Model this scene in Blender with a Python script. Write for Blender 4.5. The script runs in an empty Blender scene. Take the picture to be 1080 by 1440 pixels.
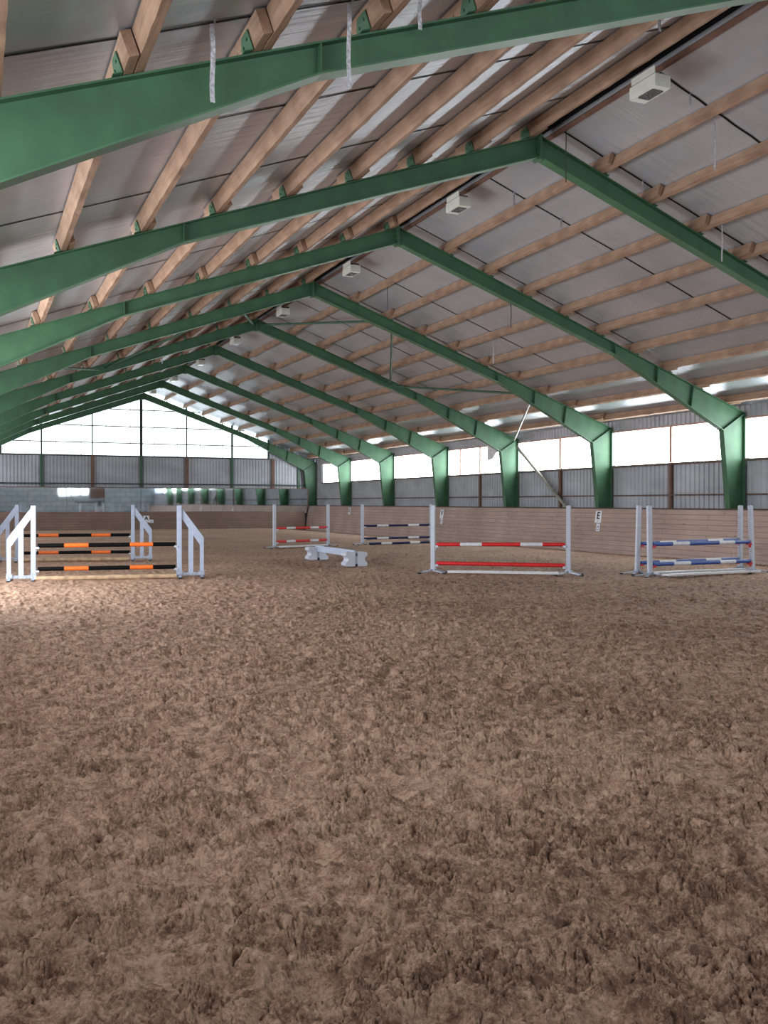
import bpy, bmesh, math, random
import numpy as np
from mathutils import Vector, Matrix, Euler
random.seed(7)
scene = bpy.context.scene
COL = scene.collection
PI = math.pi

# ------------------------------------------------------------------ hall dimensions (metres)
D = 6.268                       # frame spacing
def FY(i): return 14.753 + (i - 2) * D
HX, EZ, AZ = 11.29, 4.267, 8.393   # half width, eave height, apex height (steel)
SL = (AZ - EZ) / HX
TH = math.atan(SL)
OFF = .25                        # purlin depth, roof sheet sits on it
Y0, Y1 = -4.05, 59.0
def ztop(x): return AZ - SL * abs(x)
def zroof(x): return ztop(x) + OFF / math.cos(TH)

# ------------------------------------------------------------------ materials
def node_mat(name):
    m = bpy.data.materials.new(name); m.use_nodes = True
    nt = m.node_tree
    return m, nt, nt.nodes['Principled BSDF']
def N(nt, t, **kw):
    n = nt.nodes.new(t)
    for k, v in kw.items():
        if k in n.inputs: n.inputs[k].default_value = v
        else: setattr(n, k, v)
    return n
def coords(nt, scale=(1, 1, 1), kind='Object', rot=(0, 0, 0)):
    tc = N(nt, 'ShaderNodeTexCoord'); mp = N(nt, 'ShaderNodeMapping')
    mp.inputs['Scale'].default_value = scale; mp.inputs['Rotation'].default_value = rot
    nt.links.new(tc.outputs[kind], mp.inputs['Vector'])
    return mp.outputs['Vector']
def ramp(nt, fac, stops):
    r = N(nt, 'ShaderNodeValToRGB')
    el = r.color_ramp.elements
    while len(el) < len(stops): el.new(.5)
    for e, (p, c) in zip(el, stops):
        e.position = p; e.color = (*c, 1)
    nt.links.new(fac, r.inputs['Fac'])
    return r.outputs['Color']
def bump(nt, bsdf, h, strength=.3, dist=.02):
    b = N(nt, 'ShaderNodeBump', Strength=strength, Distance=dist)
    nt.links.new(h, b.inputs['Height']); nt.links.new(b.outputs['Normal'], bsdf.inputs['Normal'])
def paint(name, col, rough=.5, metal=0, var=.08, scale=6, spec=.5, bmp=0):
    m, nt, b = node_mat(name)
    v = coords(nt)
    n = N(nt, 'ShaderNodeTexNoise', Scale=scale, Detail=5)
    nt.links.new(v, n.inputs['Vector'])
    lo = tuple(max(0, c * (1 - var * 2)) for c in col); hi = tuple(min(1, c * (1 + var)) for c in col)
    nt.links.new(ramp(nt, n.outputs['Fac'], [(.3, lo), (.65, hi)]), b.inputs['Base Color'])
    b.inputs['Roughness'].default_value = rough; b.inputs['Metallic'].default_value = metal
    b.inputs['Specular IOR Level'].default_value = spec
    if bmp: bump(nt, b, n.outputs['Fac'], bmp, .01)
    return m

M = {}
M['green'] = paint('green_steel_paint', (.044, .122, .060), .58, 0, .10, 2.5)
M['green_gloss'] = paint('green_steel_flange', (.062, .155, .08), .36, 0, .10, 2.5)
M['dark_green'] = paint('dark_green_paint', (.03, .085, .05), .5, 0, .1, 3)
M['white'] = paint('white_painted_wood', (.37, .42, .55), .5, 0, .05, 9)
M['white_plastic'] = paint('white_plastic', (.47, .495, .58), .4, 0, .03, 5)
M['cream_metal'] = paint('cream_enamel', (.60, .60, .55), .4, 0, .03, 5)
M['grey_metal'] = paint('galvanised_steel', (.36, .40, .50), .45, .3, .15, 20)
M['black_rubber'] = paint('black_rubber', (.012, .012, .014), .7, 0, .1, 10)
M['black'] = paint('black_pole_paint', (.0022, .0022, .0026), .55, 0, .1, 10, .10)
M['orange'] = paint('orange_pole_paint', (.72, .13, .012), .5, 0, .08, 10)
M['red'] = paint('red_pole_paint', (.56, .012, .014), .45, 0, .1, 10)
M['blue'] = paint('blue_pole_paint', (.02, .06, .27), .45, 0, .12, 10)
M['navy'] = paint('navy_pole_paint', (.008, .011, .06), .6, 0, .1, 10, .2)
M['pole_white'] = paint('white_pole_paint', (.60, .60, .63), .5, 0, .08, 12)
M['red_plastic'] = paint('red_plastic', (.5, .02, .02), .4)
M['raw_wood'] = paint('raw_pole_wood', (.40, .27, .17), .8, 0, .2, 8)
M['dark_brown'] = paint('dark_rail_wood', (.075, .042, .032), .7, 0, .2, 6)
M['pink_wood'] = paint('window_post_wood', (.42, .25, .20), .75, 0, .15, 6)
M['sill_wood'] = paint('weathered_sill_wood', (.13, .085, .07), .8, 0, .2, 5)
M['dark_metal'] = paint('dark_steel', (.035, .034, .036), .5, .2, .2, 8)
M['void'] = paint('dark_ridge_gap', (.008, .007, .007), .9, 0, .1, 4, .1)
M['seam'] = paint('black_joint_tape', (.006, .006, .007), .6, 0, .1, 5, .2)
M['strap'] = paint('silver_foil_tape', (.55, .55, .60), .5, .2, .25, 30)
M['dark_strap'] = paint('dark_foil_tape', (.07, .07, .075), .5, .3, .3, 30)
M['pipe'] = paint('galvanised_pipe', (.30, .29, .26), .45, .35, .15, 5)
M['sign'] = paint('sign_plate_white', (.75, .76, .82), .4, 0, .03, 20)
M['ink'] = paint('sign_ink_black', (.006, .006, .01), .5)
M['blue_ink'] = paint('sign_ink_blue', (.06, .07, .42), .5)
M['glass_dark'] = paint('lamp_glass', (.045, .052, .055), .15, 0, .3, 20)
M['film'] = paint('torn_plastic_film', (.62, .62, .66), .5, 0, .1, 8)
M['block'] = None

def timber(name, lo, hi, axis, rough=.75, grain=14):
    m, nt, b = node_mat(name)
    sc = [grain, grain, grain]; sc[axis] = .9
    v = coords(nt, tuple(sc))
    n = N(nt, 'ShaderNodeTexNoise', Scale=1.6, Detail=6, Roughness=.65, Distortion=.6)
    nt.links.new(v, n.inputs['Vector'])
    v2 = coords(nt, (1, 1, 1))
    k = N(nt, 'ShaderNodeTexNoise', Scale=2.2, Detail=3); nt.links.new(v2, k.inputs['Vector'])
    mx = N(nt, 'ShaderNodeMath', operation='ADD'); mx.inputs[1].default_value = 0
    nt.links.new(n.outputs['Fac'], mx.inputs[0]); nt.links.new(k.outputs['Fac'], mx.inputs[1])
    h = N(nt, 'ShaderNodeMath', operation='MULTIPLY'); h.inputs[1].default_value = .5
    nt.links.new(mx.outputs[0], h.inputs[0])
    c1 = ramp(nt, h.outputs[0], [(.32, lo), (.62, hi)])
    # knots
    kn = N(nt, 'ShaderNodeTexVoronoi', Scale=3.2)
    nt.links.new(v2, kn.inputs['Vector'])
    kr = ramp(nt, kn.outputs['Distance'], [(.03, (.35, .35, .35)), (.085, (1, 1, 1))])
    mm = N(nt, 'ShaderNodeMix', data_type='RGBA', blend_type='MULTIPLY'); mm.inputs[0].default_value = .8
    nt.links.new(c1, mm.inputs[6]); nt.links.new(kr, mm.inputs[7])
    nt.links.new(mm.outputs[2], b.inputs['Base Color'])
    b.inputs['Roughness'].default_value = rough
    # rough sawn marks
    sv = [3, 3, 3]; sv[axis] = 55
    s = N(nt, 'ShaderNodeTexNoise', Scale=1, Detail=2); nt.links.new(coords(nt, tuple(sv)), s.inputs['Vector'])
    bump(nt, b, s.outputs['Fac'], .45, .01)
    return m
M['purlin'] = timber('rough_sawn_purlin', (.20, .110, .068), (.42, .268, .185), 1)
M['stud'] = timber('wall_stud_wood', (.10, .052, .038), (.19, .105, .078), 2)

def boards_mat(name, run, lo, hi, width=.155):
    # planks stacked in z, running along 'run' axis (0 = x, 1 = y)
    m, nt, b = node_mat(name)
    rot = (PI/2, 0, 0) if run == 0 else (PI/2, 0, PI/2)
    tc = N(nt, 'ShaderNodeTexCoord'); sep = N(nt, 'ShaderNodeSeparateXYZ'); com = N(nt, 'ShaderNodeCombineXYZ')
    nt.links.new(tc.outputs['Object'], sep.inputs[0])
    nt.links.new(sep.outputs[run], com.inputs[0]); nt.links.new(sep.outputs[2], com.inputs[1])
    br = N(nt, 'ShaderNodeTexBrick', offset=.37, squash=1.0)
    br.inputs['Color1'].default_value = (.35, .35, .35, 1); br.inputs['Color2'].default_value = (.75, .75, .75, 1)
    br.inputs['Mortar'].default_value = (0, 0, 0, 1)
    br.inputs['Scale'].default_value = 1; br.inputs['Mortar Size'].default_value = .006
    br.inputs['Brick Width'].default_value = 3.1; br.inputs['Row Height'].default_value = width
    nt.links.new(com.outputs[0], br.inputs['Vector'])
    mp = N(nt, 'ShaderNodeMapping'); mp.inputs['Scale'].default_value = (.7, 9, 1)
    nt.links.new(com.outputs[0], mp.inputs[0])
    n = N(nt, 'ShaderNodeTexNoise', Scale=2.2, Detail=6, Roughness=.65); nt.links.new(mp.outputs[0], n.inputs['Vector'])
    n2 = N(nt, 'ShaderNodeTexNoise', Scale=.55, Detail=4); nt.links.new(com.outputs[0], n2.inputs['Vector'])
    a = N(nt, 'ShaderNodeMath', operation='ADD'); nt.links.new(n.outputs['Fac'], a.inputs[0]); nt.links.new(n2.outputs['Fac'], a.inputs[1])
    s = N(nt, 'ShaderNodeMath', operation='MULTIPLY_ADD'); nt.links.new(br.outputs['Color'], s.inputs[0]); s.inputs[1].default_value = .35
    nt.links.new(a.outputs[0], s.inputs[2])
    h = N(nt, 'ShaderNodeMath', operation='MULTIPLY'); h.inputs[1].default_value = .42; nt.links.new(s.outputs[0], h.inputs[0])
    c = ramp(nt, h.outputs[0], [(.30, lo), (.66, hi)])
    # kick marks
    mk = N(nt, 'ShaderNodeMapping'); mk.inputs['Scale'].default_value = (1.6, 3.2, 1); nt.links.new(com.outputs[0], mk.inputs[0])
    kn = N(nt, 'ShaderNodeTexVoronoi', Scale=1.3, Randomness=1); nt.links.new(mk.outputs[0], kn.inputs['Vector'])
    kr = ramp(nt, kn.outputs['Distance'], [(.05, (.25, .22, .22)), (.11, (1, 1, 1))])
    mm = N(nt, 'ShaderNodeMix', data_type='RGBA', blend_type='MULTIPLY'); mm.inputs[0].default_value = .75
    nt.links.new(c, mm.inputs[6]); nt.links.new(kr, mm.inputs[7])
    m2 = N(nt, 'ShaderNodeMix', data_type='RGBA', blend_type='MIX')
    nt.links.new(br.outputs['Fac'], m2.inputs[0]); nt.links.new(mm.outputs[2], m2.inputs[6]); m2.inputs[7].default_value = (lo[0]*.65, lo[1]*.65, lo[2]*.65, 1)
    nt.links.new(m2.outputs[2], b.inputs['Base Color'])
    b.inputs['Roughness'].default_value = .7
    inv = N(nt, 'ShaderNodeMath', operation='SUBTRACT'); inv.inputs[0].default_value = 1; nt.links.new(br.outputs['Fac'], inv.inputs[1])
    bump(nt, b, inv.outputs[0], .5, .01)
    return m
def blocks():
    m, nt, b = node_mat('concrete_block_wall')
    tc = N(nt, 'ShaderNodeTexCoord'); sep = N(nt, 'ShaderNodeSeparateXYZ'); com = N(nt, 'ShaderNodeCombineXYZ')
    nt.links.new(tc.outputs['Object'], sep.inputs[0]); nt.links.new(sep.outputs[0], com.inputs[0]); nt.links.new(sep.outputs[2], com.inputs[1])
    br = N(nt, 'ShaderNodeTexBrick'); br.inputs['Scale'].default_value = 1; br.inputs['Brick Width'].default_value = 1.3; br.inputs['Row Height'].default_value = .62
    br.inputs['Mortar Size'].default_value = .03
    br.inputs['Color1'].default_value = (.36, .42, .46, 1); br.inputs['Color2'].default_value = (.46, .51, .54, 1); br.inputs['Mortar'].default_value = (.16, .17, .18, 1)
    nt.links.new(com.outputs[0], br.inputs['Vector']); nt.links.new(br.outputs['Color'], b.inputs['Base Color']); b.inputs['Roughness'].default_value = .85
    return m
M['block'] = blocks()
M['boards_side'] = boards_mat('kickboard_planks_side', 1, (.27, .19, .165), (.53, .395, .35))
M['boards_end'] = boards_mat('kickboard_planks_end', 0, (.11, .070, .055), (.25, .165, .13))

# silver insulation foil under the roof
def foil():
    m, nt, b = node_mat('silver_insulation_foil')
    n = N(nt, 'ShaderNodeTexNoise', Scale=1, Detail=4, Roughness=.55)
    nt.links.new(coords(nt, (.55, 9, .55)), n.inputs['Vector'])
    n2 = N(nt, 'ShaderNodeTexNoise', Scale=.35, Detail=3); nt.links.new(coords(nt), n2.inputs['Vector'])
    n3 = N(nt, 'ShaderNodeTexNoise', Scale=3, Detail=6, Roughness=.7); nt.links.new(coords(nt), n3.inputs['Vector'])
    a = N(nt, 'ShaderNodeMath', operation='MULTIPLY_ADD'); nt.links.new(n3.outputs['Fac'], a.inputs[0]); a.inputs[1].default_value = .35
    nt.links.new(n2.outputs['Fac'], a.inputs[2])
    nt.links.new(ramp(nt, a.outputs[0], [(.45, (.48, .505, .57)), (.85, (.66, .68, .745))]), b.inputs['Base Color'])
    b.inputs['Metallic'].default_value = .55; b.inputs['Roughness'].default_value = .40
    # wrinkles come and go
    mk = ramp(nt, n2.outputs['Fac'], [(.42, (.15, .15, .15)), (.62, (1, 1, 1))])
    mu = N(nt, 'ShaderNodeMath', operation='MULTIPLY'); nt.links.new(n.outputs['Fac'], mu.inputs[0]); nt.links.new(mk, mu.inputs[1])
    ad = N(nt, 'ShaderNodeMath', operation='MULTIPLY_ADD'); nt.links.new(n3.outputs['Fac'], ad.inputs[0]); ad.inputs[1].default_value = .12
    nt.links.new(mu.outputs[0], ad.inputs[2])
    bump(nt, b, ad.outputs[0], .85, .06)
    return m
M['foil'] = foil()

def cladding(name, lo, hi, rough=.5):
    m, nt, b = node_mat(name)
    n = N(nt, 'ShaderNodeTexNoise', Scale=.7, Detail=5); nt.links.new(coords(nt, (1, 1, 2)), n.inputs['Vector'])
    nt.links.new(ramp(nt, n.outputs['Fac'], [(.3, lo), (.7, hi)]), b.inputs['Base Color'])
    b.inputs['Roughness'].default_value = rough; b.inputs['Metallic'].default_value = .15
    return m
M['cladding'] = cladding('grey_corrugated_sheet', (.31, .32, .36), (.45, .46, .51))

def pane(name, col, strength):
    m, nt, b = node_mat(name)
    n = N(nt, 'ShaderNodeTexNoise', Scale=1.3, Detail=3); nt.links.new(coords(nt, (1, 1, .35)), n.inputs['Vector'])
    c = ramp(nt, n.outputs['Fac'], [(.3, tuple(x*.8 for x in col)), (.7, col)])
    nt.links.new(c, b.inputs['Emission Color']); b.inputs['Emission Strength'].default_value = strength
    b.inputs['Base Color'].default_value = (.7, .75, .75, 1); b.inputs['Roughness'].default_value = .4
    m.cycles.emission_sampling = 'FRONT'
    return m
WIN = 6.0
M['pane'] = pane('daylit_translucent_sheet', (.90, .98, 1.0), WIN)
M['pane_gable'] = pane('daylit_gable_sheet', (.86, .97, 1.0), 1.2)
M['pane_left_fill'] = pane('added_left_fill_sheet', (.92, .97, 1.0), 7)  # unseen left panes, their glow added to fill the hall
M['pane_near_fill'] = pane('added_near_fill_sheet', (.92, .97, 1.0), 3)  # made-up pane behind the camera, there for fill light
M['pane_small'] = pane('dim_window_glass', (.8, .9, 1.0), .8)
M['pane_door_fill'] = pane('added_doorway_glow', (.93, .97, 1.0), 7)  # glow of the added doorway, lights the sand at left

def mirror():
    m, nt, b = node_mat('wall_mirror_glass')
    b.inputs['Base Color'].default_value = (.82, .88, .90, 1); b.inputs['Metallic'].default_value = 1; b.inputs['Roughness'].default_value = .03
    n = N(nt, 'ShaderNodeTexNoise', Scale=1.1, Detail=1); nt.links.new(coords(nt), n.inputs['Vector'])
    bump(nt, b, n.outputs['Fac'], .05, .02)
    return m
M['mirror'] = mirror()

def sand():
    m, nt, b = node_mat('riding_sand_shade_specks')
    v = coords(nt)
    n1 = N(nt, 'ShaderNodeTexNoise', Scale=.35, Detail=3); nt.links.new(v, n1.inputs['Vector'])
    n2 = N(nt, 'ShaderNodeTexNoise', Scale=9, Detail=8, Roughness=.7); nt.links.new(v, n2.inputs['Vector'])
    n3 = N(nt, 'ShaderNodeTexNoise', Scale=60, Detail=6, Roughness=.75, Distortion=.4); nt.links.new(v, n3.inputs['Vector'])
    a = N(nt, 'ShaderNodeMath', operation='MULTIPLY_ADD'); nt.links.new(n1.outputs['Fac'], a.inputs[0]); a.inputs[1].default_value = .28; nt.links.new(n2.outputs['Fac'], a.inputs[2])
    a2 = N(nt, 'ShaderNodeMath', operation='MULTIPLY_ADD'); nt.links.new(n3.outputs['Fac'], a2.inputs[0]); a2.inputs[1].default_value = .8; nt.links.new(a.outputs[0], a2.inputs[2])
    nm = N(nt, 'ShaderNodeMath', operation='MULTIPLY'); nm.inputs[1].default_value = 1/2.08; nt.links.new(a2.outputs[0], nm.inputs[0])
    c = ramp(nt, nm.outputs[0], [(.435, (.145, .079, .049)), (.495, (.325, .192, .128)), (.565, (.50, .330, .232))])  # sand tone speckle; the dark specks also paint in crevice shade
    nt.links.new(c, b.inputs['Base Color'])
    b.inputs['Roughness'].default_value = .8; b.inputs['Specular IOR Level'].default_value = .35
    s = N(nt, 'ShaderNodeMath', operation='MULTIPLY_ADD'); nt.links.new(n3.outputs['Fac'], s.inputs[0]); s.inputs[1].default_value = .22
    n4 = N(nt, 'ShaderNodeTexNoise', Scale=30, Detail=5, Roughness=.65, Distortion=.8); nt.links.new(v, n4.inputs['Vector'])
    nt.links.new(n4.outputs['Fac'], s.inputs[2])
    bump(nt, b, s.outputs[0], .9, .03)
    return m
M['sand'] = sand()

# ------------------------------------------------------------------ mesh builder
class MB:
    def __init__(s): s.v = []; s.f = []; s.mi = []
    def add(s, vs, fs, mi=0):
        o = len(s.v); s.v += [tuple(p) for p in vs]
        s.f += [tuple(i + o for i in f) for f in fs]; s.mi += [mi] * len(fs)
        return s
    def box(s, c, d, mat=None, mi=0):
        x, y, z = d[0]/2, d[1]/2, d[2]/2
        vs = [Vector((a*x, b*y, e*z)) for a in (-1, 1) for b in (-1, 1) for e in (-1, 1)]
        if mat is not None: vs = [mat @ p for p in vs]
        vs = [p + Vector(c) for p in vs]
        return s.add(vs, [(0, 1, 3, 2), (4, 6, 7, 5), (0, 4, 5, 1), (2, 3, 7, 6), (0, 2, 6, 4), (1, 5, 7, 3)], mi)
    def prism(s, pts, a, b, plane='xz', mi=0):
        n = len(pts)
        def P(p, t):
            if plane == 'xz': return (p[0], t, p[1])
            if plane == 'yz': return (t, p[0], p[1])
            return (p[0], p[1], t)
        vs = [P(p, a) for p in pts] + [P(p, b) for p in pts]
        fs = [tuple(range(n)), tuple(range(2*n-1, n-1, -1))] + [(i, i+n, (i+1) % n + n, (i+1) % n) for i in range(n)]
        return s.add(vs, fs, mi)
    def bar(s, a, b, w, h, up=(0, 0, 1), mi=0):
        a, b = Vector(a), Vector(b); d = (b-a); L = d.length; d.normalize()
        side = d.cross(Vector(up))
        if side.length < 1e-4: side = d.cross(Vector((1, 0, 0)))
        side.normalize(); u = side.cross(d)
        m = Matrix((d, side, u)).transposed()
        return s.box((a+b)/2, (L, w, h), m, mi)
    def tube(s, a, b, r, n=12, r2=None, mi=0, cap=True):
        a, b = Vector(a), Vector(b); d = (b-a).normalized()
        q = d.to_track_quat('Z', 'Y'); r2 = r if r2 is None else r2
        vs = [a + q @ Vector((r*math.cos(2*PI*i/n), r*math.sin(2*PI*i/n), 0)) for i in range(n)]
        vs += [b + q @ Vector((r2*math.cos(2*PI*i/n), r2*math.sin(2*PI*i/n), 0)) for i in range(n)]
        fs = [(i, (i+1) % n, (i+1) % n + n, i+n) for i in range(n)]
        if cap: fs += [tuple(range(n-1, -1, -1)), tuple(range(n, 2*n))]
        return s.add(vs, fs, mi)
    def mesh(s, name, mats, smooth=False, bevel=0, keep=False):
        me = bpy.data.meshes.new(name); me.from_pydata(s.v, [], s.f)
        if not isinstance(mats, (list, tuple)): mats = [mats]
        for m in mats: me.materials.append(m)
        me.polygons.foreach_set('material_index', s.mi)
        bm = bmesh.new(); bm.from_mesh(me); (None if keep else bmesh.ops.recalc_face_normals(bm, faces=bm.faces))
        if bevel:
            bmesh.ops.bevel(bm, geom=list(bm.edges), offset=bevel, segments=2, affect='EDGES', clamp_overlap=True)
        bm.to_mesh(me); bm.free()
        if smooth:
            for p in me.polygons: p.use_smooth = True
            try: me.set_sharp_from_angle(angle=math.radians(35))
            except Exception: pass
        return me
    def build(s, name, mats, parent=None, loc=None, **kw):
        o = bpy.data.objects.new(name, s.mesh(name, mats, **kw)); COL.objects.link(o)
        if parent: o.parent = parent
        if loc: o.location = loc
        return o
def link(name, me, parent=None, loc=(0, 0, 0), rot=(0, 0, 0)):
    o = bpy.data.objects.new(name, me); COL.objects.link(o); o.parent = parent
    o.location = loc; o.rotation_euler = rot
    return o
def tag(o, label, cat, group=None):
    o['label'] = label; o['category'] = cat
    if group: o['group'] = group
    return o
def thing(name, label, cat, loc=(0, 0, 0), rot=(0, 0, 0), group=None):
    o = bpy.data.objects.new(name, None); COL.objects.link(o); o.location = loc; o.rotation_euler = rot
    o.empty_display_size = .2
    return tag(o, label, cat, group)
def struct(o): o['kind'] = 'structure'; return o
def dup(root, loc, rot=None):
    r = root.copy(); COL.objects.link(r); r.location = loc
    if rot is not None: r.rotation_euler = rot
    for ch in list(root.children):
        c = ch.copy(); COL.objects.link(c); c.parent = r
        for g in list(ch.children):
            d = g.copy(); COL.objects.link(d); d.parent = c
    return r
ORD = ['first', 'second', 'third', 'fourth', 'fifth', 'sixth', 'seventh', 'eighth', 'ninth', 'tenth']

# ------------------------------------------------------------------ sand floor
def _hash(ix, iy, seed):
    h = (ix.astype(np.int64) * 374761393 + iy.astype(np.int64) * 668265263 + seed * 1442695041) & 0xFFFFFFFF
    h = ((h ^ (h >> 13)) * 1274126177) & 0xFFFFFFFF
    h = h ^ (h >> 16)
    return h.astype(np.float64) / 4294967295.0
def gnoise(x, y, seed):
    ix, iy = np.floor(x), np.floor(y); fx, fy = x - ix, y - iy
    u = fx*fx*fx*(fx*(fx*6-15)+10); v = fy*fy*fy*(fy*(fy*6-15)+10)
    def g(dx, dy):
        a = _hash(ix+dx, iy+dy, seed) * 2 * PI
        return np.cos(a) * (fx-dx) + np.sin(a) * (fy-dy)
    return ((g(0, 0)*(1-u) + g(1, 0)*u)*(1-v) + (g(0, 1)*(1-u) + g(1, 1)*u)*v) * 1.5
def cells(x, y, seed):
    ix, iy = np.floor(x), np.floor(y)
    best = np.full(x.shape, 9.0); idv = np.zeros(x.shape)
    for dx in (-1, 0, 1):
        for dy in (-1, 0, 1):
            cx, cy = ix+dx, iy+dy
            px = cx + _hash(cx, cy, seed); py = cy + _hash(cx, cy, seed+7)
            d = np.hypot(px-x, py-y); k = d < best
            best = np.where(k, d, best); idv = np.where(k, _hash(cx, cy, seed+13), idv)
    return best, idv
def sand_height(x, y, cell):
    def fade(w): return np.clip((w / cell - 1.6) / 2.0, 0, 1)      # drop detail the grid cannot carry
    h = .022 * gnoise(x/1.5, y/1.5, 1) + .016 * gnoise(x/.6, y/.6, 2)
    wx = x + .05 * gnoise(x/.15, y/.15, 31); wy = y + .05 * gnoise(x/.15, y/.15, 32)
    # trampled zones against raked, smooth prints
    tram = np.clip(.80 + .75 * gnoise(x/.42, y/.42, 3), .25, 1.15)
    d, i = cells(x/.30, y/.30, 5)                                    # hoof-sized hollows
    dd = np.clip(1 - d / .36, 0, 1); pit = (i > .5) * (dd**.7)
    rim = (i > .5) * np.exp(-((d-.43)/.10)**2)
    h += (-.030 * pit + .016 * rim) * fade(.3)
    flat = (i > .72) * np.clip(1 - d/.42, 0, 1)**.4                  # pressed flat inside
    rough = tram * (1 - .9*flat)
    h += .020 * rough * (1 - 2*np.abs(gnoise(wx/.17, wy/.17, 6))) * fade(.17)
    h += .016 * rough * (1 - 2.6*np.abs(gnoise(wx/.085, wy/.085, 7))) * fade(.085)
    vx = wx + .018 * gnoise(x/.03, y/.03, 33); vy = wy + .018 * gnoise(x/.03, y/.03, 34)
    h += .008 * rough * (1 - 2.6*np.abs(gnoise(wx/.042, wy/.042, 8))) * fade(.042)
    for sc, am, sd in ((.085, .024, 41), (.042, .018, 43), (.021, .009, 45)):      # crumbs of trodden sand
        cd, ci = cells(vx/sc, vy/sc, sd)
        h += am * rough * (ci*.8+.3) * np.sqrt(np.clip(1 - (cd/.62)**2, 0, 1)) * fade(sc)
    for sc, am, sd in ((.14, .030, 51), (.07, .028, 52), (.034, .016, 53)):         # cracks and gaps between clods
        c = np.abs(gnoise(vx/sc, vy/(sc*.8), sd)); k = np.clip(gnoise(x/(sc*2.2), y/(sc*2.2), sd+5)*1.6 + .45, 0, 1)
        h -= am * k * np.clip(1 - c/.16, 0, 1) * np.minimum(rough, 1) * fade(sc)
    # deep dark holes here and there
    d2, i2 = cells(wx/.21, wy/.21, 21)
    h -= (i2 > .84) * .045 * np.clip(1 - d2/.25, 0, 1) * rough * fade(.12)
    # sand has been thrown down a little along the right hand track
    h -= .11 * np.clip((x - 7.8) / 2.2, 0, 1) + .07 * np.clip((x - 7) / 3, 0, 1) * np.clip((y - 30) / 6, 0, 1)
    return h - .012
def build_floor():
    cx, cy = -9.6, -.4
    fine = np.radians(np.linspace(90-53, 90+7, 1080))               # directions down the hall, fine
    rest = np.radians(np.linspace(90+7, 90+307, 100))[1:-1]
    ang = np.concatenate([fine, rest]); na = len(ang)
    rmin = 1.5
    c, s = np.cos(ang), np.sin(ang)
    xa, xb, ya, yb = -11.28, 11.28, Y0+.03, Y1-.03
    with np.errstate(divide='ignore'):
        tx = np.where(c > 0, (xb-cx)/np.where(c == 0, 1e-9, c), (xa-cx)/np.where(c == 0, 1e-9, c))
        ty = np.where(s > 0, (yb-cy)/np.where(s == 0, 1e-9, s), (ya-cy)/np.where(s == 0, 1e-9, s))
    rw = np.minimum(np.abs(tx), np.abs(ty))
    # ring spacing: a few millimetres near the middle, growing outwards
    rs = np.geomspace(rmin, 80, 6000)
    cum = 1580*(1/rmin - 1/rs) + 80*np.log(rs/rmin)
    nr = 1300
    end = np.interp(rw, rs, cum)
    r = np.interp((np.linspace(0, 1, nr)[:, None] * end[None, :]).ravel(), cum, rs).reshape(nr, na)
    r[-1] = rw
    X = cx + r*c; Yy = cy + r*s
    step = np.maximum(np.gradient(r, axis=0), r*np.radians(60/1080))
    Z = sand_height(X, Yy, np.maximum(step*.45, .003))
    V = np.stack([X, Yy, Z], -1).reshape(-1, 3)
    V = np.concatenate([V, [[cx, cy, 0]]])
    j = np.arange(na); jn = (j+1) % na; i = np.arange(nr-1)[:, None]
    Q = np.stack([i*na+j, (i+1)*na+j, (i+1)*na+jn, i*na+jn], -1).reshape(-1, 4)
    T = np.stack([np.full(na, len(V)-1), j, jn], -1)
    me = bpy.data.meshes.new('floor')
    me.vertices.add(len(V)); me.vertices.foreach_set('co', V.astype(np.float32).ravel())
    nl = Q.size + T.size
    me.loops.add(nl); me.loops.foreach_set('vertex_index', np.concatenate([Q.ravel(), T.ravel()]).astype(np.int32))
    npol = len(Q)+len(T); me.polygons.add(npol)
    st = np.concatenate([np.arange(len(Q))*4, Q.size + np.arange(len(T))*3]).astype(np.int32)
    me.polygons.foreach_set('loop_start', st)
    me.update(calc_edges=True); me.validate()
    me.polygons.foreach_set('use_smooth', np.ones(len(me.polygons), dtype=bool))
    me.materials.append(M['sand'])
    o = bpy.data.objects.new('floor', me); COL.objects.link(o); return struct(o)
floor = build_floor()

# ------------------------------------------------------------------ ceiling, walls
for sgn, nm in ((-1, 'ceiling'), (1, 'ceiling')):
    a, b = (.10, 11.62) if sgn < 0 else (.32, 11.62)
    mb = MB()
    e = .06
    mb.prism([(sgn*a, zroof(a)), (sgn*b, zroof(b)), (sgn*b, zroof(b)+e), (sgn*a, zroof(a)+e)], Y0-.1, Y1+.15)
    c = struct(mb.build(nm, M['foil']))
    ys = [y for y in ([3.0, 5.6, 8.20, 10.82, 13.38, 16.05, 18.74, 21.4, 24.8, 27.5, 30.1] if sgn < 0 else [6.6, 9.27, 11.93, 14.55, 17.27, 20.92, 24.9, 27.6, 30.3, 33.0])]
    for k, y in enumerate(ys):
        s = MB()
        x0 = a + .05; x1 = 9.6 if sgn < 0 else (3.0 if abs(y-11.93) < .01 else 6.6 if y < 16 else 7.4)
        n = 26; w = .022
        vs = []
        for q in range(n+1):
            x = x0 + (x1-x0)*q/n; yy = y + .006*math.sin(q*1.1+k)
            z = zroof(x) - .008 - .002*(q % 3 == 1)
            vs += [(sgn*x, yy-w, z), (sgn*x, yy+w, z)]
        s.add(vs, [(2*q, 2*q+1, 2*q+3, 2*q+2) for q in range(n)])
        s.build('foil_seam', M['seam'], c)
# ridge: dark vent gap with a thin edge board
mb = MB(); mb.prism([(-.16, zroof(.1)+.07), (.42, zroof(.36)+.07), (.42, zroof(0)+.34), (-.16, zroof(0)+.34)], Y0, Y1)
struct(mb.build('trim_1', M['void']))
mb = MB(); mb.box((.37, (Y0+Y1)/2, zroof(.37)-.03), (.10, Y1-Y0, .03), Matrix.Rotation(TH, 3, 'Y'))
struct(mb.build('trim_2', M['stud']))

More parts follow.
